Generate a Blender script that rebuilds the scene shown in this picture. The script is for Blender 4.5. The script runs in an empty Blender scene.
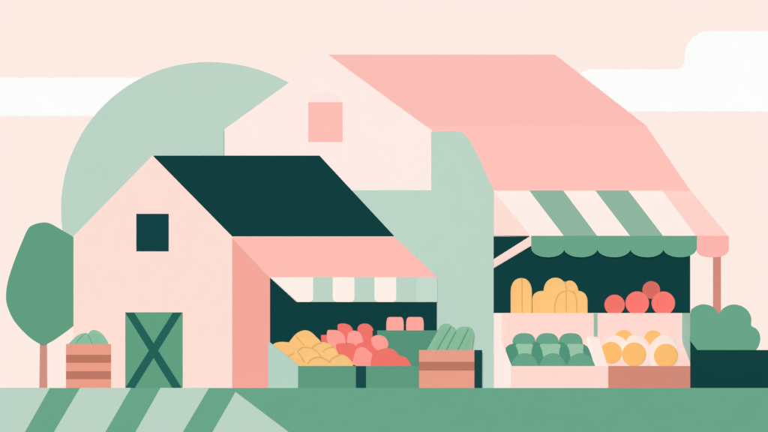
import bpy, bmesh, math, random
from mathutils import Vector
random.seed(3)
S = bpy.context.scene
COL = S.collection
U = 40.0                      # drawing units per metre

def Z(py): return (388.0 - py) / U
def X(px): return (px - 384.0) / U

# ---------------------------------------------------------------- materials
# PAINT-BEGIN
PAINT = {
 'cloud': (0.8193, 0.8416, 0.8699),
 'cream_wall': (0.8363, 0.7474, 0.7385),
 'pink_roof': (0.93, 0.5281, 0.4994),
 'arch_pink': (0.8338, 0.7251, 0.7142),
 'pink_shutter': (0.8259, 0.4826, 0.455),
 'pale_leaf': (0.4723, 0.6255, 0.571),
 'hedge_leaf': (0.4769, 0.6386, 0.5782),
 'tree_leaf': (0.1192, 0.3484, 0.2393),
 'bark': (0.5934, 0.2964, 0.2364),
 'rose_wall': (0.8488, 0.678, 0.6443),
 'teal_roof': (0.0057, 0.0495, 0.054),
 'teal_glass': (0.0067, 0.0535, 0.06),
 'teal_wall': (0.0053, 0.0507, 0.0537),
 'door_green': (0.1138, 0.3377, 0.2223),
 'brace_teal': (0.0162, 0.1185, 0.0998),
 'crate_wood': (0.7347, 0.3483, 0.2659),
 'crate_band': (0.4883, 0.1968, 0.1412),
 'crate_wood2': (0.7198, 0.3479, 0.2696),
 'crate_band2': (0.4715, 0.1929, 0.1379),
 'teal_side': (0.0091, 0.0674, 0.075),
 'lettuce': (0.2482, 0.511, 0.3783),
 'lettuce_seam': (0.1489, 0.3832, 0.2724),
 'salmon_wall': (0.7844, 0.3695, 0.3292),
 'pink_awning': (0.9137, 0.5037, 0.469),
 'valance_cream': (0.8412, 0.7908, 0.7675),
 'valance_mint': (0.456, 0.6186, 0.5574),
 'valance_pale': (0.4998, 0.6581, 0.5999),
 'bin_green': (0.1069, 0.3156, 0.2192),
 'bin_mint': (0.4246, 0.6064, 0.5451),
 'box_green': (0.0851, 0.2863, 0.199),
 'bun': (0.7977, 0.529, 0.2173),
 'bun_seam': (0.686, 0.4073, 0.1434),
 'red_fruit': (0.7426, 0.1732, 0.1476),
 'pink_fruit': (0.8258, 0.3421, 0.3119),
 'pink_tub': (0.8345, 0.391, 0.3598),
 'cucumber': (0.2439, 0.4939, 0.3492),
 'cucumber_seam': (0.122, 0.326, 0.2165),
 'stripe_cream': (0.8893, 0.8178, 0.7953),
 'stripe_green': (0.2574, 0.4536, 0.3624),
 'stripe_pink': (0.8973, 0.6231, 0.5904),
 'scallop_green': (0.1286, 0.3604, 0.2552),
 'scallop_pink': (0.8407, 0.4392, 0.419),
 'cheek_rose': (0.8415, 0.6695, 0.6375),
 'strut_pink': (0.8332, 0.6501, 0.6308),
 'counter_pink': (0.8568, 0.6439, 0.6123),
 'counter_cream': (0.8558, 0.7588, 0.7387),
 'divider_mint': (0.2948, 0.4699, 0.3933),
 'board_salmon': (0.5929, 0.2513, 0.1959),
 'loaf': (0.8188, 0.533, 0.2139),
 'loaf_seam': (0.6796, 0.3998, 0.1326),
 'tomato': (0.812, 0.2032, 0.1823),
 'tomato_small': (0.7567, 0.1872, 0.1582),
 'tomato_dark': (0.62, 0.1569, 0.1311),
 'cabbage': (0.1308, 0.3601, 0.2553),
 'cabbage_light': (0.2944, 0.5274, 0.3893),
 'cabbage_deep': (0.0774, 0.2863, 0.1956),
 'orange': (0.8488, 0.4982, 0.1707),
 'melon': (0.8413, 0.7317, 0.6905),
 'bush_leaf': (0.1423, 0.3856, 0.2739),
 'planter_teal': (0.0063, 0.0556, 0.0575),
 'post_wood': (0.5895, 0.2494, 0.2049),
 'lawn': (0.1316, 0.3667, 0.2557),
 'path_mint': (0.4578, 0.622, 0.5588),
}
# PAINT-END
TARGET = dict(
 cloud=(254,253,252), cream_wall=(253,235,228), pink_roof=(255,190,181), arch_pink=(253,231,224),
 pink_shutter=(254,189,180), pale_leaf=(187,212,197), hedge_leaf=(187,212,197), tree_leaf=(96,158,129), bark=(208,145,127),
 rose_wall=(253,222,212), teal_roof=(18,63,64), teal_glass=(20,66,68), teal_wall=(17,63,64), door_green=(98,160,129), brace_teal=(36,98,88),
 crate_wood=(235,158,135), crate_band=(189,119,99), crate_wood2=(232,158,136), crate_band2=(186,119,99), teal_side=(23,70,72),
 lettuce=(137,191,160), lettuce_seam=(108,168,136), salmon_wall=(243,167,154), pink_awning=(254,188,179), valance_cream=(254,239,231),
 valance_mint=(187,212,197), valance_pale=(196,218,204), bin_green=(94,155,127), bin_mint=(181,211,196), box_green=(84,147,121),
 bun=(251,195,123), bun_seam=(236,176,104), red_fruit=(241,116,105), pink_fruit=(254,160,150), pink_tub=(254,166,156),
 cucumber=(137,187,155), cucumber_seam=(100,156,126),
 stripe_cream=(254,238,230), stripe_green=(143,181,160), stripe_pink=(254,209,200), scallop_green=(104,165,137), scallop_pink=(254,181,173),
 cheek_rose=(253,222,212), strut_pink=(253,219,211), counter_pink=(253,216,207), counter_cream=(253,235,227), divider_mint=(158,190,171), board_salmon=(210,137,120),
 loaf=(251,195,123), loaf_seam=(232,172,100), tomato=(252,121,112), tomato_small=(241,116,105), tomato_dark=(214,106,95),
 cabbage=(104,165,137), cabbage_light=(152,197,167), cabbage_deep=(80,147,120), orange=(251,190,113), melon=(253,230,219),
 bush_leaf=(104,165,137), planter_teal=(18,64,64), post_wood=(213,139,124), lawn=(104,165,137), path_mint=(187,212,197),
)
def lin(c):
    c = c/255.0
    return c/12.92 if c <= 0.04045 else ((c+0.055)/1.055)**2.4
_m = {}
def M(name):
    if name in _m: return _m[name]
    col = PAINT.get(name) or tuple(lin(v)/1.15 for v in TARGET[name])
    m = bpy.data.materials.new(name); m.use_nodes = True
    nt = m.node_tree; b = nt.nodes['Principled BSDF']
    b.inputs['Roughness'].default_value = 1.0
    b.inputs['Specular IOR Level'].default_value = 0.0
    if 'Diffuse Roughness' in b.inputs: b.inputs['Diffuse Roughness'].default_value = .75
    tc = nt.nodes.new('ShaderNodeTexCoord')
    n = nt.nodes.new('ShaderNodeTexNoise'); n.inputs['Scale'].default_value = 1.7; n.inputs['Detail'].default_value = 6
    n.inputs['Roughness'].default_value = .7
    r = nt.nodes.new('ShaderNodeMapRange')
    r.inputs['From Min'].default_value = .3; r.inputs['From Max'].default_value = .7
    r.inputs['To Min'].default_value = .991; r.inputs['To Max'].default_value = 1.009
    v = nt.nodes.new('ShaderNodeVectorMath'); v.operation = 'SCALE'
    v.inputs[0].default_value = col
    nt.links.new(tc.outputs['Object'], n.inputs['Vector'])
    nt.links.new(n.outputs['Fac'], r.inputs['Value'])
    nt.links.new(r.outputs['Result'], v.inputs['Scale'])
    nt.links.new(v.outputs['Vector'], b.inputs['Base Color'])
    _m[name] = m
    return m

# ---------------------------------------------------------------- object helpers
def tag(o, label=None, cat=None, group=None, kind=None):
    if label: o['label'] = label
    if cat: o['category'] = cat
    if group: o['group'] = group
    if kind: o['kind'] = kind
    return o
def empty(name, loc, label, cat, group=None):
    o = bpy.data.objects.new(name, None); COL.objects.link(o); o.location = loc
    return tag(o, label, cat, group)
def link(name, bm, mats, parent=None, smooth=False, origin=None):
    if isinstance(mats, str): mats = [mats]
    bmesh.ops.recalc_face_normals(bm, faces=bm.faces)
    me = bpy.data.meshes.new(name)
    if origin is None and parent is None:
        vs = [v.co for v in bm.verts]
        origin = Vector(((min(v.x for v in vs)+max(v.x for v in vs))/2, (min(v.y for v in vs)+max(v.y for v in vs))/2, min(v.z for v in vs)))
    if parent is not None:
        p = parent; origin = Vector((0,0,0))
        while p is not None: origin = origin + Vector(p.location); p = p.parent
    for v in bm.verts: v.co -= origin
    for f in bm.faces: f.smooth = smooth
    bm.to_mesh(me); bm.free()
    for m in mats: me.materials.append(M(m))
    o = bpy.data.objects.new(name, me); COL.objects.link(o)
    if parent is not None: o.parent = parent
    else: o.location = origin
    return o
def add_prism(bm, p0, p1, mi=0, loops=True):
    """p0, p1: matching rings of 3-D points"""
    a = [bm.verts.new(p) for p in p0]; b = [bm.verts.new(p) for p in p1]
    n = len(a); fs = [bm.faces.new(a), bm.faces.new(list(reversed(b)))]
    for i in range(n): fs.append(bm.faces.new((a[i], b[i], b[(i+1)%n], a[(i+1)%n])))
    for f in fs: f.material_index = mi
    return fs

class Frame:
    """an upright frame turned about the vertical; a runs along the left-facing front, b along the right-facing side"""
    def __init__(s, px, yc, deg=45.0):
        s.px, s.yc, s.t = px, yc, math.tan(math.radians(deg))
    def P(s, a, b, py):
        return Vector((X(s.px+a+b), s.yc - a*s.t/U + b/s.t/U, Z(py)))
    def depth(s, px, a): return s.P(a, px-s.px-a, 388).y
    def slab_a(s, bm, poly, b0, b1, mi=0):      # poly in (a, py), extruded along b
        return add_prism(bm, [s.P(a,b0,y) for a,y in poly], [s.P(a,b1,y) for a,y in poly], mi)
    def slab_b(s, bm, poly, a0, a1, mi=0):      # poly in (b, py), extruded along a
        return add_prism(bm, [s.P(a0,b,y) for b,y in poly], [s.P(a1,b,y) for b,y in poly], mi)
    def box(s, bm, a0, a1, b0, b1, y0, y1, mi=0):
        return s.slab_a(bm, [(a0,y0),(a1,y0),(a1,y1),(a0,y1)], b0, b1, mi)
def flat(bm, poly, y0, y1, mi=0):
    return add_prism(bm, [Vector((X(a),y0,Z(b))) for a,b in poly], [Vector((X(a),y1,Z(b))) for a,b in poly], mi)
def bevel(bm, w, seg=3):
    bmesh.ops.recalc_face_normals(bm, faces=bm.faces)
    bmesh.ops.bevel(bm, geom=list(bm.edges), offset=w, segments=seg, profile=.5, affect='EDGES', clamp_overlap=True)

def spline(pts, k=5, closed=True):
    out = []; n = len(pts)
    rng = range(n) if closed else range(n-1)
    for i in rng:
        if closed: p = [pts[(i+j-1) % n] for j in range(4)]
        else: p = [pts[max(0,min(n-1,i+j-1))] for j in range(4)]
        for q in range(k):
            t = q/k
            out.append(tuple(.5*((2*p[1][d]) + (-p[0][d]+p[2][d])*t + (2*p[0][d]-5*p[1][d]+4*p[2][d]-p[3][d])*t*t
                   + (-p[0][d]+3*p[1][d]-3*p[2][d]+p[3][d])*t**3) for d in (0,1)))
    if not closed: out.append(tuple(pts[-1]))
    return out
def ellipse(cx, cy, rx, ry=None, n=48, p=2.0):
    ry = ry or rx; o = []
    for i in range(n):
        t = 2*math.pi*i/n; c, s = math.cos(t), math.sin(t)
        o.append((cx+rx*math.copysign(abs(c)**(2/p), c), cy+ry*math.copysign(abs(s)**(2/p), s)))
    return o
def puff(bm, outline, centre, yc, D, p=3.2, mi=0, rings=9, turn=0.0):
    """a full, rounded body whose widest section is the outline (drawing units), half-depth D metres"""
    cx, cy = centre
    lay = []
    ss = [1-(1-math.cos(math.pi/2*k/rings)) for k in range(rings)]   # 1 .. ~0
    def ring(s, sg):
        y = yc - sg*D*(max(0,1-s**p))**(1/p)
        return [bm.verts.new((X(cx+(a-cx)*s), y+turn*(a-cx)*s/U, Z(cy+(b-cy)*s))) for a,b in outline]
    ss = [1-(k/rings)**2.2 for k in range(rings)]
    mid = ring(1,1)
    for sg in (1,-1):
        prev = mid
        for s in ss[1:]:
            cur = ring(s, sg); n = len(cur)
            for i in range(n):
                bm.faces.new((prev[i],prev[(i+1)%n],cur[(i+1)%n],cur[i])).material_index = mi
            prev = cur
        c = bm.verts.new((X(cx), yc-sg*D, Z(cy)))
        for i in range(len(prev)): bm.faces.new((prev[i],prev[(i+1)%len(prev)],c)).material_index = mi
def clipped(bm, outline, centre, y0, D, p=3.0, rings=9):
    """a crown clipped flat on the viewer's side and rounded behind"""
    cx, cy = centre
    bm.faces.new([bm.verts.new((X(a), y0, Z(b))) for a,b in outline]).smooth = False
    prev = [bm.verts.new((X(a), y0, Z(b))) for a,b in outline]
    first = prev
    for k in range(0, rings):
        s = 1-(k/rings)**2.2; y = y0+D*.4+D*.6*(max(0,1-s**p))**(1/p)
        cur = [bm.verts.new((X(cx+(a-cx)*s), y, Z(cy+(b-cy)*s))) for a,b in outline]
        for i in range(len(cur)): bm.faces.new((prev[i],prev[(i+1)%len(cur)],cur[(i+1)%len(cur)],cur[i]))
        prev = cur
    c = bm.verts.new((X(cx), y0+D, Z(cy)))
    for i in range(len(prev)): bm.faces.new((prev[i],prev[(i+1)%len(prev)],c))
def crown(name, outline, centre, y0, D, mat, parent=None):
    bm = bmesh.new(); clipped(bm, outline, centre, y0, D)
    return link(name, bm, mat, parent)
def rounded(pts):
    """polygon with arc corners; pts = (x, y, radius)"""
    out = []; n = len(pts)
    for i in range(n):
        x,y,r = pts[i]; a = Vector(pts[i-1][:2])-Vector((x,y)); b = Vector(pts[(i+1)%n][:2])-Vector((x,y))
        if r <= 0: out.append((x,y)); continue
        a.normalize(); b.normalize(); h = a.angle(b)/2; d = r/math.tan(h)
        p = Vector((x,y))+a*d; q = Vector((x,y))+b*d; c = Vector((x,y))+(a+b).normalized()*(r/math.sin(h))
        t0 = math.atan2(p.y-c.y,p.x-c.x); t1 = math.atan2(q.y-c.y,q.x-c.x)
        dt = (t1-t0+math.pi)%(2*math.pi)-math.pi
        out += [(c.x+r*math.cos(t0+dt*k/10), c.y+r*math.sin(t0+dt*k/10)) for k in range(11)]
    return out
def puff_y(outline, centre, yc, D, p, pt):
    cx, cy = centre; ang = math.atan2(pt[1]-cy, pt[0]-cx); r = math.hypot(pt[0]-cx, pt[1]-cy)
    best = None
    for i in range(len(outline)):
        a, b = outline[i], outline[(i+1)%len(outline)]
        # ray / segment
        dx, dy = math.cos(ang), math.sin(ang); ex, ey = b[0]-a[0], b[1]-a[1]
        den = dx*ey-dy*ex
        if abs(den) < 1e-9: continue
        t = ((a[0]-cx)*ey-(a[1]-cy)*ex)/den; u = ((a[0]-cx)*dy-(a[1]-cy)*dx)/den
        if t > 0 and -1e-6 <= u <= 1+1e-6: best = t if best is None else max(best,t)
    s = min(.995, r/best) if best else .995
    return yc - D*(1-s**p)**(1/p)
def cord(bm, pts3, r, mi=0, seg=6):
    prev = None
    for i, p in enumerate(pts3):
        d = (pts3[min(i+1,len(pts3)-1)]-pts3[max(i-1,0)]).normalized()
        u = d.cross(Vector((0,1,0)))
        u = u.normalized() if u.length > 1e-4 else Vector((1,0,0))
        w = d.cross(u).normalized()
        ring = [bm.verts.new(p+r*(math.cos(2*math.pi*k/seg)*u+math.sin(2*math.pi*k/seg)*w)) for k in range(seg)]
        if prev:
            for k in range(seg): bm.faces.new((prev[k],prev[(k+1)%seg],ring[(k+1)%seg],ring[k])).material_index = mi
        else: bm.faces.new(ring).material_index = mi
        prev = ring
    bm.faces.new(list(reversed(prev))).material_index = mi
def seam_on(bm, line, outline, centre, yc, D, p, r=.014, mi=1, turn=0.0):
    pts = [Vector((X(a), puff_y(outline, centre, yc, D, p, (a,b))+turn*(a-centre[0])/U, Z(b))) for a,b in spline(line, 6, False)]
    cord(bm, pts, r, mi)
def solid(name, outline, centre, yc, D, mats, label, cat, group=None, p=3.2, seams=(), r=.014, parent=None, turn=0.0):
    bm = bmesh.new(); puff(bm, outline, centre, yc, D, p, turn=turn)
    for s in seams: seam_on(bm, s, outline, centre, yc, D, p, r, turn=turn)
    o = link(name, bm, mats, parent, smooth=True)
    if parent is None: tag(o, label, cat, group)
    return o

# ================================================================ setting
# ground: level yard, then a lawn bank dropping towards the viewer, then lower meadow
EDGE = -2.6; RUN = 1.15
def bank(px, py, lift=0.0):
    z = Z(py)
    return Vector((X(px), EDGE + z*RUN - lift*.66, z + lift*.75))
bm = bmesh.new()
prof = [(160,0.0),(20,0.0),(EDGE,0.0),(EDGE-3.2*RUN,-3.2),(-90,-3.2)]
xs = [-130,-40,-12,0,12,40,130]
g = [[bm.verts.new((x,y,z)) for x in xs] for y,z in prof]
for i in range(len(prof)-1):
    for j in range(len(xs)-1): bm.faces.new((g[i][j],g[i][j+1],g[i+1][j+1],g[i+1][j]))
tag(link('ground', bm, 'lawn', origin=Vector((0,0,0))), kind='structure')
bm = bmesh.new()
def xl(x0, x1, py): return x0 + (x1-x0)*(py-388)/44.0
B = 508
for l0,l1,r0,r1,t in ((-420,-445,50,25,388),(80,54,131,105.5,388),(160.5,135.5,209,183,388)):
    bm.faces.new([bm.verts.new(bank(a,b,.005)) for a,b in ((xl(l0,l1,t),t),(xl(r0,r1,t),t),(xl(r0,r1,B),B),(xl(l0,l1,B),B))])
bm.faces.new([bm.verts.new(bank(a,b,.005)) for a,b in ((235.5,392),(389,B),(169,B))])
tag(link('path', bm, 'path_mint', origin=Vector((0,0,0))), kind='structure')

# sky backdrop: a wide curved wall of light far beyond everything
def emis(name, col, st):
    m = bpy.data.materials.new(name); m.use_nodes = True; nt = m.node_tree; nt.nodes.clear()
    e = nt.nodes.new('ShaderNodeEmission'); e.inputs['Color'].default_value = (*col,1); e.inputs['Strength'].default_value = st
    o = nt.nodes.new('ShaderNodeOutputMaterial'); nt.links.new(e.outputs[0], o.inputs[0]); return m
SKYCOL = tuple(lin(v) for v in (252,235,227))
bm = bmesh.new(); prev = None
for k in range(25):
    t = math.radians(-78+156*k/24)
    a = bm.verts.new((110*math.sin(t), 110*math.cos(t)-10, -4)); b = bm.verts.new((110*math.sin(t), 110*math.cos(t)-10, 60))
    if prev: bm.faces.new((prev[0],a,b,prev[1]))
    prev = (a,b)
me = bpy.data.meshes.new('sky'); bm.to_mesh(me); bm.free(); me.materials.append(emis('sky_light', SKYCOL, 1.0))
sky = bpy.data.objects.new('sky', me); COL.objects.link(sky); tag(sky, kind='structure')

# clouds
bm = bmesh.new()
r = rounded([(578,69.2,12),(684.5,69.2,8.5),(684.5,31,25),(880,31,25),(880,111.5,20),(578,111.5,12)])
flat(bm, r, 59, 62)
tag(link('cloud', bm, 'cloud'), 'stepped white cloud with a higher bank at its right end, above the pink roof', 'cloud')
bm = bmesh.new()
r = rounded([(-110,77.6,16),(160,77.6,16),(160,116,16),(-110,116,16)])
flat(bm, r, 59, 62)
tag(link('cloud', bm, 'cloud'), 'flat white cloud bar running in behind the round pale tree', 'cloud')

# ================================================================ big round pale tree
t = empty('round_tree', (X(208), 27, 0), 'huge round pale mint tree rising behind both barns', 'tree')
out = []
for i in range(96):
    a = 2*math.pi*i/96; c, s = math.cos(a), math.sin(a)
    out.append((208 + (158 if c > 0 else 147)*c, 209 - 147*s))
crown('crown', out, (208,209), 25.5, 3.4, 'pale_leaf', t)
bm = bmesh.new(); cord(bm, [Vector((X(208),27,-.05)), Vector((X(208),27,1.6)), Vector((X(208),27,3))], .35, seg=14)
link('trunk', bm, 'bark', t, smooth=True)

# small dark tree on the left
t = empty('rounded_tree', (X(43.5), 5.9, 0), 'dark green angular-crowned tree on a thin trunk left of the small barn', 'tree')
hexo = spline([(43,222.5),(50,223.5),(60,229),(74,237.5),(82,246),(86,262),(86,300),(82,316),(74,325.5),(58,337.5),(49,343),(43.5,345),(38,343),(28,336),(15,322),(8,308),(6,296),(8,281),(14,262),(22,242),(28,229),(34,224.5)], 5)
crown('crown', hexo, (46,285), 5.0, 1.8, 'tree_leaf', t)
bm = bmesh.new(); flat(bm, [(39.3,388.4),(40,340),(47,340),(47.3,388.4)], 5.8, 6.0); bevel(bm, .03, 2)
link('trunk', bm, 'bark', t)

# ================================================================ tall clipped hedge
bm = bmesh.new()
hp = [(336,388.4),(336,190.3),(431.4,190.3),(431.4,131.4)] + spline([(455,131.4),(460,131.8),(464.8,134.5),(470,141.5),(478,156),(487,176),(493.6,190)],4,False) + [(493.6,388.4)]
flat(bm, hp, 8.3, 9.5)
tag(link('clipped_hedge', bm, 'hedge_leaf'), 'tall pale mint clipped hedge with a rounded shoulder standing between the two barns', 'hedge')

# ================================================================ big barn
F2 = Frame(431, 11.6)
R2 = empty('big_barn', F2.P(0,0,388), 'large cream barn with pink roof and striped green awning over an open shop front', 'barn')
bm = bmesh.new()
F2.slab_a(bm, [(-206,388.4),(-206,130),(-102.5,55.6),(-6,127),(0,134),(0,388.4)], 0, 214)
F2.slab_a(bm, [(-206.3,388.3),(-206.3,129.2),(-102.6,54.2),(-102.2,55.2),(-.2,129.9),(-.2,388.3)], -.25, 1.2)
link('wall', bm, 'cream_wall', R2)
bm = bmesh.new()      # side aisle under the lower roof: solid behind the shop recess, lintel, end posts
F2.slab_a(bm, [(.05,135),(42,191),(42,236),(20,236),(20,388.4),(.05,388.4)], 0.1, 215)
link('aisle_wall', bm, 'cream_wall', R2)
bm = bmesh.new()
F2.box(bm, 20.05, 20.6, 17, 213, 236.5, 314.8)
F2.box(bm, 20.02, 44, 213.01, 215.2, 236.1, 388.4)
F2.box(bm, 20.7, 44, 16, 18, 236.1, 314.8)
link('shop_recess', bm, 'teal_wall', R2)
# roof (two pitches to the right, one to the left)
def roof_strip(F, bm, pts, b0s, b1s, th=.6):
    for (a0,y0),(a1,y1),(p0,p1),(q0,q1) in zip(pts[:-1], pts[1:], zip(b0s[:-1],b0s[1:]), zip(b1s[:-1],b1s[1:])):
        top = [F.P(a0,p0,y0),F.P(a1,p1,y1),F.P(a1,q1,y1),F.P(a0,q0,y0)]
        n = (top[1]-top[0]).cross(top[3]-top[0]).normalized()
        if n.z < 0: n = -n
        add_prism(bm, top, [p - n*.02 for p in top])
bm = bmesh.new()
roof_strip(F2, bm, [(-102.5,54.6),(-6,125.5),(49,190)], [0,0,4], [226.5,221,210])
roof_strip(F2, bm, [(-102.5,54.6),(-207,129.6)], [1.3,1.3], [226.5,226.5])
link('roof', bm, 'pink_roof', R2)
# gable window with pale arch
bm = bmesh.new(); F2.slab_a(bm, [(-122,102.2),(-88,102.2),(-88,142),(-122,142)], -.75, -.2)
w = link('window', bm, 'pink_shutter', R2)
bm = bmesh.new(); F2.slab_a(bm, [(-122,102)]+[(-105-17*math.cos(math.pi*i/20), 102-11*math.sin(math.pi*i/20)) for i in range(1,20)]+[(-88,102)], -.55, -.2)
link('arch', bm, 'arch_pink', w)
# striped awning
aw_top = [62.5-44.5, 98-44, 132-44, 164-44, 197-44, 231-44, 215.4]
aw_bot = [531.2-513, 563.8-513, 597-513, 630-513, 663-513, 696-513, 728-513]
A0, A1 = 44.0, 82.0
bm = bmesh.new()
for i, mi in enumerate((0,1,0,1,0,2)):
    top = [F2.P(A0,aw_top[i],190.2),F2.P(A1,aw_bot[i],235.8),F2.P(A1,aw_bot[i+1],235.8),F2.P(A0,aw_top[i+1],190.2)]
    add_prism(bm, top, [p - Vector((.03,-.03,.03)) for p in top], mi)
aw = link('awning', bm, ['stripe_cream','stripe_green','stripe_pink'], R2)
def scallop(x0, x1, bulge, ytop=235.8, cusp=247.5, low=257.3, p=2.0):
    pts = [(x0,ytop),(x1,ytop)]
    cx, rx = (x0+x1)/2, (x1-x0)/2
    for i in range(0, 21):
        t = math.pi*i/20; c = math.cos(t); s = math.sin(t)
        pts.append((cx+rx*math.copysign(abs(c)**(2/p),c), cusp+(low-cusp)*abs(s)**(2/p)))
    return pts
bm = bmesh.new()
for i in range(5):
    F2.slab_b(bm, scallop(aw_bot[i], aw_bot[i+1], 0, p=2.1), A1, A1+.9)
link('valance', bm, 'scallop_green', aw)
bm = bmesh.new()
F2.slab_b(bm, scallop(aw_bot[5], aw_bot[6], 0, p=2.5), A1, A1+.9)
link('valance_end', bm, 'scallop_pink', aw)
bm = bmesh.new(); F2.slab_a(bm, [(44,190.3),(44,235.6),(81.9,235.9)], 17.6, 18.3)
link('side_flap', bm, 'cheek_rose', aw)
bm = bmesh.new(); F2.slab_a(bm, [(42,261.5),(82,236.2),(82,245.6),(42,269.5)], 17.0, 18.6)
link('awning_strut', bm, 'strut_pink', R2)
bm = bmesh.new(); F2.box(bm, 76, 81.5, 206, 208.5, 246, 388.4)
link('awning_post', bm, 'post_wood', R2)

# display counter (stands in the shop front)
CT = empty('display_counter', F2.P(51,110,388), 'pink and cream market counter with two sloping trays below the striped awning', 'counter')
bm = bmesh.new()
F2.box(bm, 21, 44.2, 18.1, 209.5, 315.2, 388)           # carcass
F2.slab_a(bm, [(44.3,313),(51,313),(51,338),(55.5,368),(55.5,388),(44.3,388)], 25.05, 208)
link('carcass', bm, 'counter_pink', CT)
bm = bmesh.new(); F2.slab_a(bm, [(44.3,313),(51.05,313),(51.05,338),(62.1,366),(62.1,388),(44.3,388)], 17.9, 18.6)
F2.slab_a(bm, [(44.3,313),(51.05,313),(51.05,337.8),(44.3,337.8)], 18.65, 19.5)
link('end_panel', bm, 'counter_cream', CT)
bm = bmesh.new(); F2.slab_a(bm, [(49,338),(51.3,336.5),(54,339),(62.4,365.8),(62.4,368),(58,368)], 105, 114.2)
link('tray_divider', bm, 'counter_cream', CT)
bm = bmesh.new(); F2.box(bm, 51.05, 51.6, 111.6, 115, 313.3, 338)
link('divider_strip', bm, 'divider_mint', CT)
bm = bmesh.new(); F2.slab_a(bm, [(51.1,313),(59,313),(59,345),(59,362),(51.1,342)], 200, 208)
link('end_flap', bm, 'divider_mint', CT)
bm = bmesh.new(); F2.box(bm, 62.05, 63.2, 17.9, 114, 366, 388)
link('front_board', bm, 'counter_pink', CT)
bm = bmesh.new(); F2.box(bm, 62.05, 63.2, 114.1, 196.9, 366, 388)
tag(link('front_board', bm, 'board_salmon', CT), 'brownish salmon front board of the right tray')

# ---- loaves on the counter
def d2(px, a): return F2.depth(px, a)
def arch_outline(x0, x1, top, bot, rx=None, n=16, p=2.0):
    cx, r = (x0+x1)/2, (x1-x0)/2; h = rx or r
    return [(cx-r*math.copysign(abs(math.cos(math.pi*i/n))**(2/p), math.cos(math.pi*i/n)), top+h-h*math.sin(math.pi*i/n)**(2/p)) for i in range(n+1)] + [(x1,(top+h+bot)/2),(x1,bot),(x1*.66+x0*.34,bot),(x1*.34+x0*.66,bot),(x0,bot),(x0,(top+h+bot)/2)]
LG = 'golden loaves standing on the counter'
def loaf(x0,x1,top,h,off,label,seams=(),p=2.2,D=.17):
    o = arch_outline(x0,x1,top,315.2,h,p=p); c = ((x0+x1)/2,(top+315)/2+4)
    solid('bread_loaf', o, c, d2((x0+x1)/2, 40)+off, D, ['loaf','loaf_seam'], label, 'bread', LG, p=3.6, turn=.5, seams=seams, r=.016)
loaf(510.6,531.9,278,14,0,'tall golden loaf standing apart at the left end of the counter',[[(521.7,279),(522,290),(522,305),(522,314)]])
loaf(532.2,555,290.8,9,.15,'short golden loaf wedged left of the biggest round-topped loaf',p=2.4)
loaf(561,578.5,280.5,12,.42,'narrow loaf peeping out behind the biggest loaf',p=2.0,D=.12)
loaf(543.5,567.2,277.6,14,.04,'biggest round-topped golden loaf in the middle of the bread row',[[(564.5,281.5),(566,287),(566.5,293)]],p=2.1,D=.14)
loaf(567,587.6,290.7,11,-.1,'short loaf at the right end of the bread row',p=2.2,D=.14)
loaf(554.2,577.2,290.6,12,-.28,'short creased loaf standing in front of the biggest loaf',[[(566,292),(566,300),(566.2,314)],[(555,314),(555.2,303),(558.5,295),(564,291.6),(571,291.4),(575,294),(576.4,303),(576.4,314)]],p=2.2,D=.12)
# ---- tomatoes
TG = 'round red tomatoes on the counter'
def ball(name, cx, cy, rx, ry, yc, D, mat, label, cat, group, p=6, op=2.0, seams=(), turn=0.0):
    return solid(name, ellipse(cx,cy,rx,ry,p=op), (cx,cy), yc, D, mat, label, cat, group, p=p, seams=seams, turn=turn)
ball('tomato', 614.6,304.9,10.3,10.3, d2(614,40),.25,'tomato_small','slightly smaller red tomato at the left of the counter row','tomato',TG)
ball('tomato', 637.2,303.2,11.9,11.9, d2(637,40),.28,'tomato','big bright red tomato in the middle of the counter row','tomato',TG)
ball('tomato', 663.3,303.2,11.8,11.8, d2(663,40),.28,'tomato','big bright red tomato at the right of the counter row','tomato',TG)
ball('tomato', 651.2,290.0,8.9,8.9, d2(651,36)+.1,.2,'tomato_dark','small darker tomato stacked on top of the two big ones','tomato',TG)
# ---- cabbages in the left tray
CG = 'green cabbages in the left tray'
def tray_y(px, py, out=1.0): return d2(px, 53.3+out)
pos = ('left','middle','right')
for i,(x0,x1) in enumerate(((512.6,535.6),(535.9,558.7),(559,582.5))):
    o = [(x0+1,344.5),(x0,340.5),(x0+2,336.5),(x0+5.5,334),(x0+11,333.1),(x1-6,333.8),(x1-2.5,336),(x1-.3,340),(x1-.2,344.5),(x1-4,349),(x0+5,349)]
    solid('cabbage', spline(o,4), ((x0+x1)/2,341.5), d2((x0+x1)/2,53.6), .12, 'cabbage', '%s cabbage of the back row in the pink tray' % pos[i], 'cabbage', CG, turn=1.0)
for i,o in enumerate(([(505.8,350),(507,346.5),(510.5,344.3),(516,344),(520,352),(522,361),(516,370),(511,368)],
        [(532,344),(536,342),(541,345),(545,352),(545,362),(540,368),(535,368),(530,362),(529.5,352)],
        [(557,344),(561,342),(566,345),(571,352),(572,362),(566,368),(561,368),(556,362),(556,352)],
        [(580,343.5),(584,344.5),(588,347.5),(591.5,356),(595.3,367),(588,370),(579,366),(575,352)])):
    cx = sum(a for a,b in o)/len(o); cy = sum(b for a,b in o)/len(o)
    solid('cabbage', spline(o,4), (cx,cy), tray_y(cx,348,1.6), .13, 'cabbage_deep', ('dark cabbage at the left side of the pink tray','dark cabbage in the gap right of the left front cabbage','dark cabbage in the gap left of the right front cabbage','dark cabbage at the right side of the pink tray')[i], 'cabbage', CG, turn=1.0)
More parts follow.
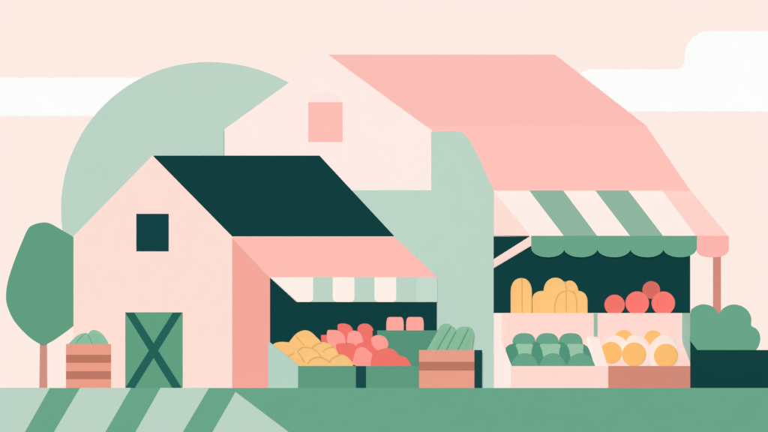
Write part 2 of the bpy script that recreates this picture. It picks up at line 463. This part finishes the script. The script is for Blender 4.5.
for i,(x0,x1,b0,b1) in enumerate(((515.8,532.8,519.4,530.8),(540,560.5,544,558.5),(567.2,583,571,583.5))):
    o = [(x0,344.3),((x0+x1)/2,343.9),(x1,344.3),((x1+b1)/2,350),(b1,358),((b0+b1)/2,359),(b0,358),((x0+b0)/2,350)]
    solid('cabbage', spline(o,3), ((x0+x1)/2,351), tray_y((x0+x1)/2,350,3.0), .11, 'cabbage_light', 'pale yellow-green cabbage in the %s of the tray\'s middle row' % pos[i], 'cabbage', CG, turn=1.0, p=5)
for i,(x0,x1) in enumerate(((510.6,538.6),(539.2,566.2),(566.7,594.8))):
    o = [(x0,367),(x0+1.5,362),(x0+5,356.5),(x0+10,353.8),(x0+14,353.2),(x1-9,354),(x1-4.5,357),(x1-1.3,362),(x1,367),(x1-8,372),(x0+8,372)]
    solid('cabbage', spline(o,4), ((x0+x1)/2,363), tray_y((x0+x1)/2,360,4.8), .15, 'cabbage', '%s cabbage of the front row, resting on the pink board' % pos[i], 'cabbage', CG, turn=1.0)
# ---- melons and oranges in the right tray
MG = 'pale cream melons in the right tray'; OG = 'orange fruit in the right tray'
ball('orange_fruit', 623.6,338.8,9.2,8.9, d2(623,51.9),.08,'orange','small orange fruit peeping over the two left cream melons','orange',OG, turn=1.0)
ball('orange_fruit', 653.2,339,9,8.6, d2(653,51.9),.08,'orange','small orange fruit peeping between the two right cream melons','orange',OG, turn=1.0)
wm = 'pale_melon'
solid(wm, spline([(600,352),(604,344),(609,338),(615,335),(621,336.5),(625.5,340),(628,350),(626,362),(614,366),(603,364)],4),(614,350), tray_y(614,345,-.2),.07,'melon','left cream melon, behind the cut-off orange fruit beside the divider','melon',MG, turn=1.0)
solid(wm, spline([(623,352),(626,341),(630,336),(636,334.3),(642,336.5),(648,342),(651.5,350),(651,362),(643,369),(628,368)],4),(637,352), tray_y(637,345,1.8),.13,'melon','middle cream melon, behind the orange fruit in the middle of the tray','melon',MG, turn=1.0)
solid(wm, spline([(648,356),(650,345.5),(655,339),(661,335),(667,334),(672,337),(676,343),(678.3,352),(678,362),(670,369),(654,368)],4),(664,352), tray_y(664,345,1.8),.13,'melon','right cream melon, behind the orange fruit nearest the salmon board\'s right end','melon',MG, turn=1.0)
ball('orange_fruit', 611,352.8,11,11, tray_y(611,352,1.6),.12,'orange','large orange fruit partly hidden by the cream tray divider','orange',OG, turn=0.4)
ball('orange_fruit', 634.2,354.5,12.1,12, tray_y(634,352,4.6),.16,'orange','large orange fruit in the middle of the right tray','orange',OG, turn=1.0)
ball('orange_fruit', 666,355.8,12.1,12, tray_y(666,352,4.6),.16,'orange','large orange fruit alone at the right of the right tray','orange',OG, turn=1.0)

# ================================================================ planter and bush
bm = bmesh.new(); flat(bm, [(690.3,388),(690.3,341),(697.3,350),(840,350),(840,388)], 12.3, 14.1)
tag(link('planter', bm, 'planter_teal'), 'long dark teal planter box running off the right edge', 'planter')
bo = spline([(690.6,345),(690.6,330),(690.6,312),(694,307.5),(699,305),(704,304.3),(710,305.5),(715,308.5),(719,313),(723,308.5),(729,305.3),(735,304.5),(742,306.3),(748,311),(751.3,318),(751.3,325.5),(756,328.5),(759.3,333),(760.3,339),(759,345),(756,350),(748,357),(725,358),(700,357)],4)
tag(crown('bush', bo, (724,336), 12.5, 1.4, 'bush_leaf'), 'three-lobed green bush growing in the dark planter beside the shop front', 'bush')

# ================================================================ small barn
F1 = Frame(232, 0.0)
R1 = empty('small_barn', F1.P(0,0,388), 'small pale rose barn with dark teal roof, green cross-braced door and lean-to stall', 'barn')
bm = bmesh.new(); F1.slab_a(bm, [(-158,388.4),(-158,237),(-79,156.6),(0,236.6),(0,388.4)], 0, 162)
F1.slab_a(bm, [(-158.3,388.3),(-158.3,236.2),(-79.1,155.2),(-78.7,156.2),(-.2,236.0),(-.2,388.3)], -.25, 1.2)
link('wall', bm, 'rose_wall', R1)
bm = bmesh.new()
roof_strip(F1, bm, [(-79,155.6),(0.2,235.8)], [0,0], [166.5,161.8])
roof_strip(F1, bm, [(-79,155.6),(-159,236.5)], [1.3,1.3], [166.5,161.8])
link('roof', bm, 'teal_roof', R1)
bm = bmesh.new(); F1.slab_a(bm, [(-95,213.8),(-63,213.8),(-63,251.4),(-95,251.4)], -.7, .2)
link('window', bm, 'teal_glass', R1)
bm = bmesh.new(); F1.slab_a(bm, [(-106,312.3),(-49,312.3),(-49,388.2),(-106,388.2)], -.7, .2)
dr = link('door', bm, 'door_green', R1)
bm = bmesh.new(); F1.slab_a(bm, [(-105.6,312.7),(-97,312.7),(-49.3,388.1),(-58.5,388.1)], -1.1, -.72)
link('brace', bm, 'brace_teal', dr)
bm = bmesh.new(); F1.slab_a(bm, [(-49.4,312.7),(-58,312.7),(-105.7,388.1),(-96.5,388.1)], -1.15, -.73)
link('brace', bm, 'brace_teal', dr)
# lean-to: awning, valance, end wall, dark inside
bm = bmesh.new()
roof_strip(F1, bm, [(.3,237),(38,277)], [0,0], [162,167.3])
aw = link('awning', bm, 'pink_awning', R1)
bm = bmesh.new()
F1.slab_b(bm, [(0.2,277.2),(84,277.2),(84,302),(27.3,302)], 37.2, 38)
F1.slab_b(bm, [(84.05,277.2),(146.5,277.2),(146.5,302),(84.05,302)], 37.2, 38)
F1.slab_b(bm, [(146.5,277.2),(167.2,277.2),(167.2,302),(146.5,302)], 37.2, 38, mi=1)
va = link('valance', bm, ['valance_mint','valance_pale'], aw)
def tab(x0, x1, r=4.0, left=None):
    o = [(x1-270,277.3)]
    o += [(x1-270-r+r*math.cos(math.pi/2*i/6), 302-r+r*math.sin(math.pi/2*i/6)) for i in range(7)]
    if left: o += [(27.5,302.0),(0.4,277.3)]
    else: o += [(x0-270+r-r*math.sin(math.pi/2*i/6), 302-r+r*math.cos(math.pi/2*i/6)) for i in range(7)] + [(x0-270,277.3)]
    b = bmesh.new(); F1.slab_b(b, o, 38.05, 38.4)
    link('flap', b, 'valance_cream', va)
tab(None, 312.7, left=True); tab(332.8,354); tab(374.5,395.8)
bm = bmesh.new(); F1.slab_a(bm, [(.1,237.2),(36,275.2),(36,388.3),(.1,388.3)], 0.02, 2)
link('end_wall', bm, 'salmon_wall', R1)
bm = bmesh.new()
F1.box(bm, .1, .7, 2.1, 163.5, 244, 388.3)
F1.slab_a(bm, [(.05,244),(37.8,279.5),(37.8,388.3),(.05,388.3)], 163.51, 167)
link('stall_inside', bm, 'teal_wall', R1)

# ---- sales bins
def d1(px, a): return F1.depth(px, a)
BG = 'green sales bins of the small stall'
bn = empty('sales_bin', F1.P(50,28,388), 'green bin with a pale mint slanting side, heaped with golden buns', 'bin', BG)
bm = bmesh.new(); F1.slab_a(bm, [(36.2,342),(66,365.6),(66,388),(36.2,388)], 0.05, 1.5); link('side_panel', bm, 'bin_mint', bn)
bm = bmesh.new(); F1.box(bm, 66.05, 67, 0.0, 56.9, 366, 388); link('front_panel', bm, 'bin_green', bn)
bm = bmesh.new(); F1.slab_a(bm, [(37,349),(66,371),(66,387.8),(37,387.8)], 1.6, 55.0); link('bed', bm, 'bun', bn)
bn = empty('sales_bin', F1.P(58,84,388), 'green bin with a dark teal side, heaped with red and pink fruit', 'bin', BG)
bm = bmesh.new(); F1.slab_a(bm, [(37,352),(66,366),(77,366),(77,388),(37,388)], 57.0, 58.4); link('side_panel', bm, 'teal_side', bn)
bm = bmesh.new(); F1.box(bm, 77.05, 78, 57.0, 109.9, 366, 388); link('front_panel', bm, 'bin_green', bn)
bm = bmesh.new(); F1.slab_a(bm, [(37,352),(60,368),(77,371),(77,387.8),(37,387.8)], 58.5, 109.5); link('bed', bm, 'red_fruit', bn)
bx = empty('tall_box', F1.P(48,120,388), 'tall plain green box behind the red fruit, carrying two pink tubs', 'box')
bm = bmesh.new(); F1.box(bm, 50.0, 51, 95.2, 155, 330.4, 388); link('front_panel', bm, 'box_green', bx)
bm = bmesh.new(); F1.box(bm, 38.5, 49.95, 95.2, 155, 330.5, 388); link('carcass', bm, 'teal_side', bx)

# ---- golden buns
GG = 'golden buns heaped in the left bin'
BN = ['bun','bun_seam']
def bun(o, c, a, label, D=.2, seams=(), turn=1.0):
    solid('bun', spline(o,4), c, d1(c[0], a), D, BN, label, 'bread', GG, p=7, turn=turn, seams=seams, r=.017)
bun([(271,347),(274,343.6),(279,342),(286,342),(292,343.5),(297,349),(299,356),(292,363),(280,360),(272,353)],(284,351),38,'leftmost golden bun, lying along the mint side of the bin',turn=0)
bun([(287,346),(291,339.5),(296,333.8),(301,331),(306,330.2),(311,332),(316,336.5),(321,342.2),(323,350),(316,358),(300,358),(290,352)],(305,345),45,'top golden bun crowning the heap', seams=[[(296,336),(300,341),(304,345.5)]],turn=.3)
bun([(286,357),(290,353.5),(297,351),(302,356),(306,364),(305,370),(294,369),(288,363)],(296,361),54,'lowest left golden bun touching the green rim', seams=[[(287.5,357),(292,354.5),(297,352),(301,356.5),(304.5,363)]],D=.14,turn=0)
bun([(294,352),(299,348.5),(306,346),(313,348),(319,353),(323,360),(322,369),(308,370),(300,362)],(308,358),54,'golden bun in the centre of the heap, under the top one', seams=[[(297,352.5),(300,349.3),(304,347.6),(312.5,348.8),(318,353),(322,358)]])
bun([(310,346.5),(315,343.5),(321,342),(328,343),(334,347),(338.5,353),(340,360),(336,368),(322,368),(313,360),(308,352)],(325,355),53,'golden bun on the right flank of the heap', seams=[[(312,348),(316,345),(321,343.2)],[(322,352),(327,348.5),(333,347)]])
bun([(305,369),(308,362),(313,357.6),(319,356),(325,358),(331,363),(334,370),(326,374),(312,374)],(319,366),61,'low domed golden bun in the middle of the front rim', seams=[[(307.5,364),(311,360),(316,357.8),(322,358),(328,361.5),(332,366)]],D=.16)
bun([(325,372),(329,361),(334,356.5),(340,354.3),(346,356),(351,360.5),(354.6,367),(352,373),(338,375)],(340,366),61,'lowest right golden bun beside the pink fruit', seams=[[(329,363),(331.5,359.5),(335,357),(340,355.4)]],D=.17)
# ---- red and pink fruit
RG = 'red and pink fruit heaped in the right bin'
def fruit(o, c, a, mat, label, D=.17, k=4, turn=1.0):
    solid('red_fruit' if mat=='red_fruit' else 'pink_fruit', spline(o,k), c, d1(c[0], a), D, mat, label, 'fruit', RG, p=7, turn=turn)
fruit([(321,336),(322,335),(328,335),(332,337),(333,344),(327,347),(322,344)],(327,340),42,'red_fruit','small red fruit at the far left of the heap, above the buns',D=.1)
fruit([(337.5,327),(338.5,324.3),(342,323.4),(347,324),(351,326.5),(353,331),(352,340),(345,343),(339,340)],(345,333),42,'red_fruit','left red fruit on the top row of the heap')
fruit([(357.4,330),(359,325.5),(363,323.6),(368,324),(372,327),(374.3,333),(373,340),(371,346),(364,347),(359,342)],(366,334),42,'red_fruit','right red fruit on the top row of the heap')
fruit([(326.8,334),(327.6,330.5),(330,329.9),(337,330.2),(341,332),(344.5,336),(345.9,343),(344,349),(337,350),(330,346),(327,340)],(336,339.5),50,'pink_fruit','squarish pink fruit on the upper left of the heap')
fruit([(347,343),(347.4,336),(349.5,332),(354,330.5),(359,332),(362,336),(363.5,343),(361,348),(350,348)],(355,339),49,'pink_fruit','domed pink fruit in the upper middle of the heap')
fruit([(371,340),(373,336.5),(378,335),(383,336),(387,339.5),(388.4,345),(386,349.5),(382,352),(378,351),(373,346)],(379.5,343.5),54,'pink_fruit','round pink fruit on the right shoulder of the heap',D=.14)
fruit([(336,346),(337.5,343.8),(342,343.2),(352,343.3),(356,347),(358,356),(356,368),(342,370),(338,358)],(348,355),53,'red_fruit','wide red fruit left of the low pink one')
fruit([(356,346),(360,343),(367,341.8),(374,343.5),(378,348),(380.5,356),(380,368),(362,370),(356,358)],(368,355),52,'red_fruit','wide red fruit behind the low pink one')
fruit([(351.2,368),(353.6,358),(356,350),(360,347.3),(364,347.2),(368.5,350.5),(372.5,355),(372.3,367),(369,372),(356,372)],(363,360),60,'pink_fruit','low pink fruit resting on the front edge over the dark side',D=.15,turn=0)
fruit([(371,368),(372,356),(378,350.5),(386,348.2),(392,348.8),(396.5,352),(400,358),(400,368),(392,373),(376,373)],(386,361),66,'red_fruit','low broad red fruit right of the low pink one',D=.15)
fruit([(390,370),(391,361),(394,357),(400,355.8),(406,357.5),(409.5,362),(411.3,367),(408,373),(396,374)],(401,365.5),68,'red_fruit','lowest red fruit at the right tip of the heap',D=.14)
# ---- pink tubs on the tall box
PG = 'pink tubs on the tall green box'
for x0,x1,l in ((386.2,403.8,'pink round-shouldered tub on the tall green box, left of its twin'),(406,423.8,'pink round-shouldered tub on the tall green box, right of its twin')):
    cx = (x0+x1)/2; h = (x1-x0)/2; prof = [(h,330.4),(h,325),(h*.97,321.5),(h*.9,318.6),(h*.78,317.3),(h*.6,317),(0.01,317)]
    bm = bmesh.new(); prev = None; yy = d1(cx,45)
    for r_, py in prof:
        ring = [bm.verts.new((X(cx)+r_/U*math.cos(2*math.pi*k/28), yy+.6*r_/U*math.sin(2*math.pi*k/28), Z(py))) for k in range(28)]
        if prev:
            for k in range(28): bm.faces.new((prev[k],prev[(k+1)%28],ring[(k+1)%28],ring[k]))
        else: bm.faces.new(ring)
        prev = ring
    bm.faces.new(prev)
    tag(link('tub', bm, 'pink_tub', smooth=True), l, 'tub', PG)

# ================================================================ crates
R = empty('produce_crate', (X(88.5),1.9,0), 'orange wooden crate with two brown slats, left of the green barn door', 'crate', 'wooden produce crates')
for y0,y1,band in [(344,354.8,0),(354.8,362.8,1),(362.8,371.2,0),(371.2,379.2,1),(379.2,388,0)]:
    bm = bmesh.new()
    for (x0,x1,ya,yb) in ((66,111,1.5,1.53),(66,111,2.27,2.3),(66,67,1.53,2.27),(110,111,1.53,2.27)):
        ee = .008 if band else 0
        flat(bm, [(x0,y0),(x1,y0),(x1,y1),(x0,y1)], ya+(ee if ya<2 else 0), yb)
    link('slat', bm, 'crate_band' if band else 'crate_wood', R)
bm = bmesh.new(); flat(bm, [(67.1,349),(109.9,349),(109.9,387.8),(67.1,387.8)], 1.55, 2.25); link('filling', bm, 'crate_wood', R)
LG2 = 'pale green cabbages in the left crate'
o = [(68.8,345),(71,341.5),(75,337.5),(80,334.2),(85,333.1),(89,334.5),(92,340),(92.5,347),(88,352),(74,352)]
solid('cabbage', spline(o,4), (82,344), 2.0, .24, ['lettuce','lettuce_seam'], 'left pale green cabbage poking out of the left orange crate', 'cabbage', LG2, p=3.4, seams=[[(75.5,345),(78,340.5),(82,336.3),(86,333.8)]], r=.012)
o = [(87.5,338),(89,333),(92,330.2),(96,330.3),(101,333),(105.5,338),(108.5,345),(106,351),(94,352),(90,346)]
solid('cabbage', spline(o,4), (98,342), 1.82, .22, ['lettuce','lettuce_seam'], 'right, taller pale green cabbage in the left orange crate', 'cabbage', LG2, p=3.4, seams=[[(88.3,335),(90.5,339.5),(92.5,345)]], r=.014)

FC = Frame(419, -1.25, 14)
R = empty('produce_crate', FC.P(27.5,4,388), 'salmon wooden crate with one brown slat and a dark side, holding cucumbers', 'crate', 'wooden produce crates')
for y0,y1,band in ((350,361.8,0),(361.8,370.6,1),(370.6,388,0)):
    bm = bmesh.new(); FC.box(bm, 0, 55, .05 if band else 0, .4, y0, y1); link('slat', bm, 'crate_band2' if band else 'crate_wood2', R)
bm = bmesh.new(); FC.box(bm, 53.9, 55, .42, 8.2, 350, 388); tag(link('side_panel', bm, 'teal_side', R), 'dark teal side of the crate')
bm = bmesh.new(); FC.box(bm, 0, 53.8, 7.8, 8.2, 350.2, 388); FC.box(bm, 0, 1, .42, 7.75, 350.2, 388); FC.box(bm, 1.1, 53.8, .42, 7.75, 356, 387.7)
link('carcass', bm, 'crate_wood2', R)
UG = 'cucumbers leaning in the right crate'
def cuke(x0,y0,x1,y1,r,yc,label,seams=()):
    d = math.atan2(y1-y0, x1-x0); o = []
    for i in range(13):
        t = d-math.pi/2+math.pi*i/12; o.append((x1+r*math.cos(t), y1+r*math.sin(t)))
    r2 = r*1.02
    for i in range(13):
        t = d+math.pi/2+math.pi*i/12; o.append((x0+r2*math.cos(t), y0+r2*math.sin(t)))
    # even out the long sides
    o2 = []
    for i in range(len(o)):
        a, b = o[i], o[(i+1)%len(o)]; n = 6 if math.hypot(a[0]-b[0],a[1]-b[1])>6 else 1
        for q in range(n): o2.append((a[0]+(b[0]-a[0])*q/n, a[1]+(b[1]-a[1])*q/n))
    solid('cucumber', o2, ((x0+x1)/2,(y0+y1)/2), yc, .16, ['cucumber','cucumber_seam'], label, 'cucumber', UG, p=3.4, seams=seams, r=.016)
yb = -1.0
cuke(464,354,466.8,334,7.4, yb+.42,'rightmost cucumber, standing nearly upright in the salmon crate')
cuke(452,355,463.0,334.2,7.6, yb+.24,'third cucumber from the left in the salmon crate',[[(468.0,329.5),(463,340),(457.5,351)]])
cuke(440,356,450.2,333,6.9, yb+.12,'second cucumber from the left in the salmon crate',[[(456.0,331.5),(451,341),(446,351)]])
cuke(432.5,356,446.2,331.3,7.8, yb-.02,'leftmost, longest cucumber leaning in the salmon crate',[[(450.8,326.8),(444,338),(436.8,351)]])

# ================================================================ camera, light, world
cam = bpy.data.objects.new('camera', bpy.data.cameras.new('camera')); COL.objects.link(cam); S.camera = cam
cam.data.type = 'ORTHO'; cam.data.ortho_scale = 768/U
cam.location = (0, -40, Z(216)); cam.rotation_euler = (math.radians(90), 0, 0)
cam.data.clip_start = .1; cam.data.clip_end = 400

ELEV = 0.4
sd = bpy.data.lights.new('sun', 'SUN'); sd.energy = 3.4; sd.angle = math.radians(0.5); sd.color = (1.0, .975, .95)
so = bpy.data.objects.new('sun', sd); COL.objects.link(so); so.location = (0,-20,20)
so.rotation_euler = (math.radians(90-ELEV), 0, 0)
w = bpy.data.worlds.new('World'); S.world = w; w.use_nodes = True; nt = w.node_tree
sk = nt.nodes.new('ShaderNodeTexSky'); sk.sky_type = 'NISHITA'; sk.sun_disc = False
sk.sun_elevation = math.radians(ELEV); sk.sun_rotation = math.radians(180)
bg = nt.nodes['Background']; bg.inputs['Strength'].default_value = .12
nt.links.new(sk.outputs[0], bg.inputs['Color'])
S.view_settings.view_transform = 'Standard'; S.view_settings.look = 'None'
S.view_settings.exposure = 0.0; S.view_settings.gamma = 1.0
S.cycles.max_bounces = 6; S.cycles.diffuse_bounces = 4
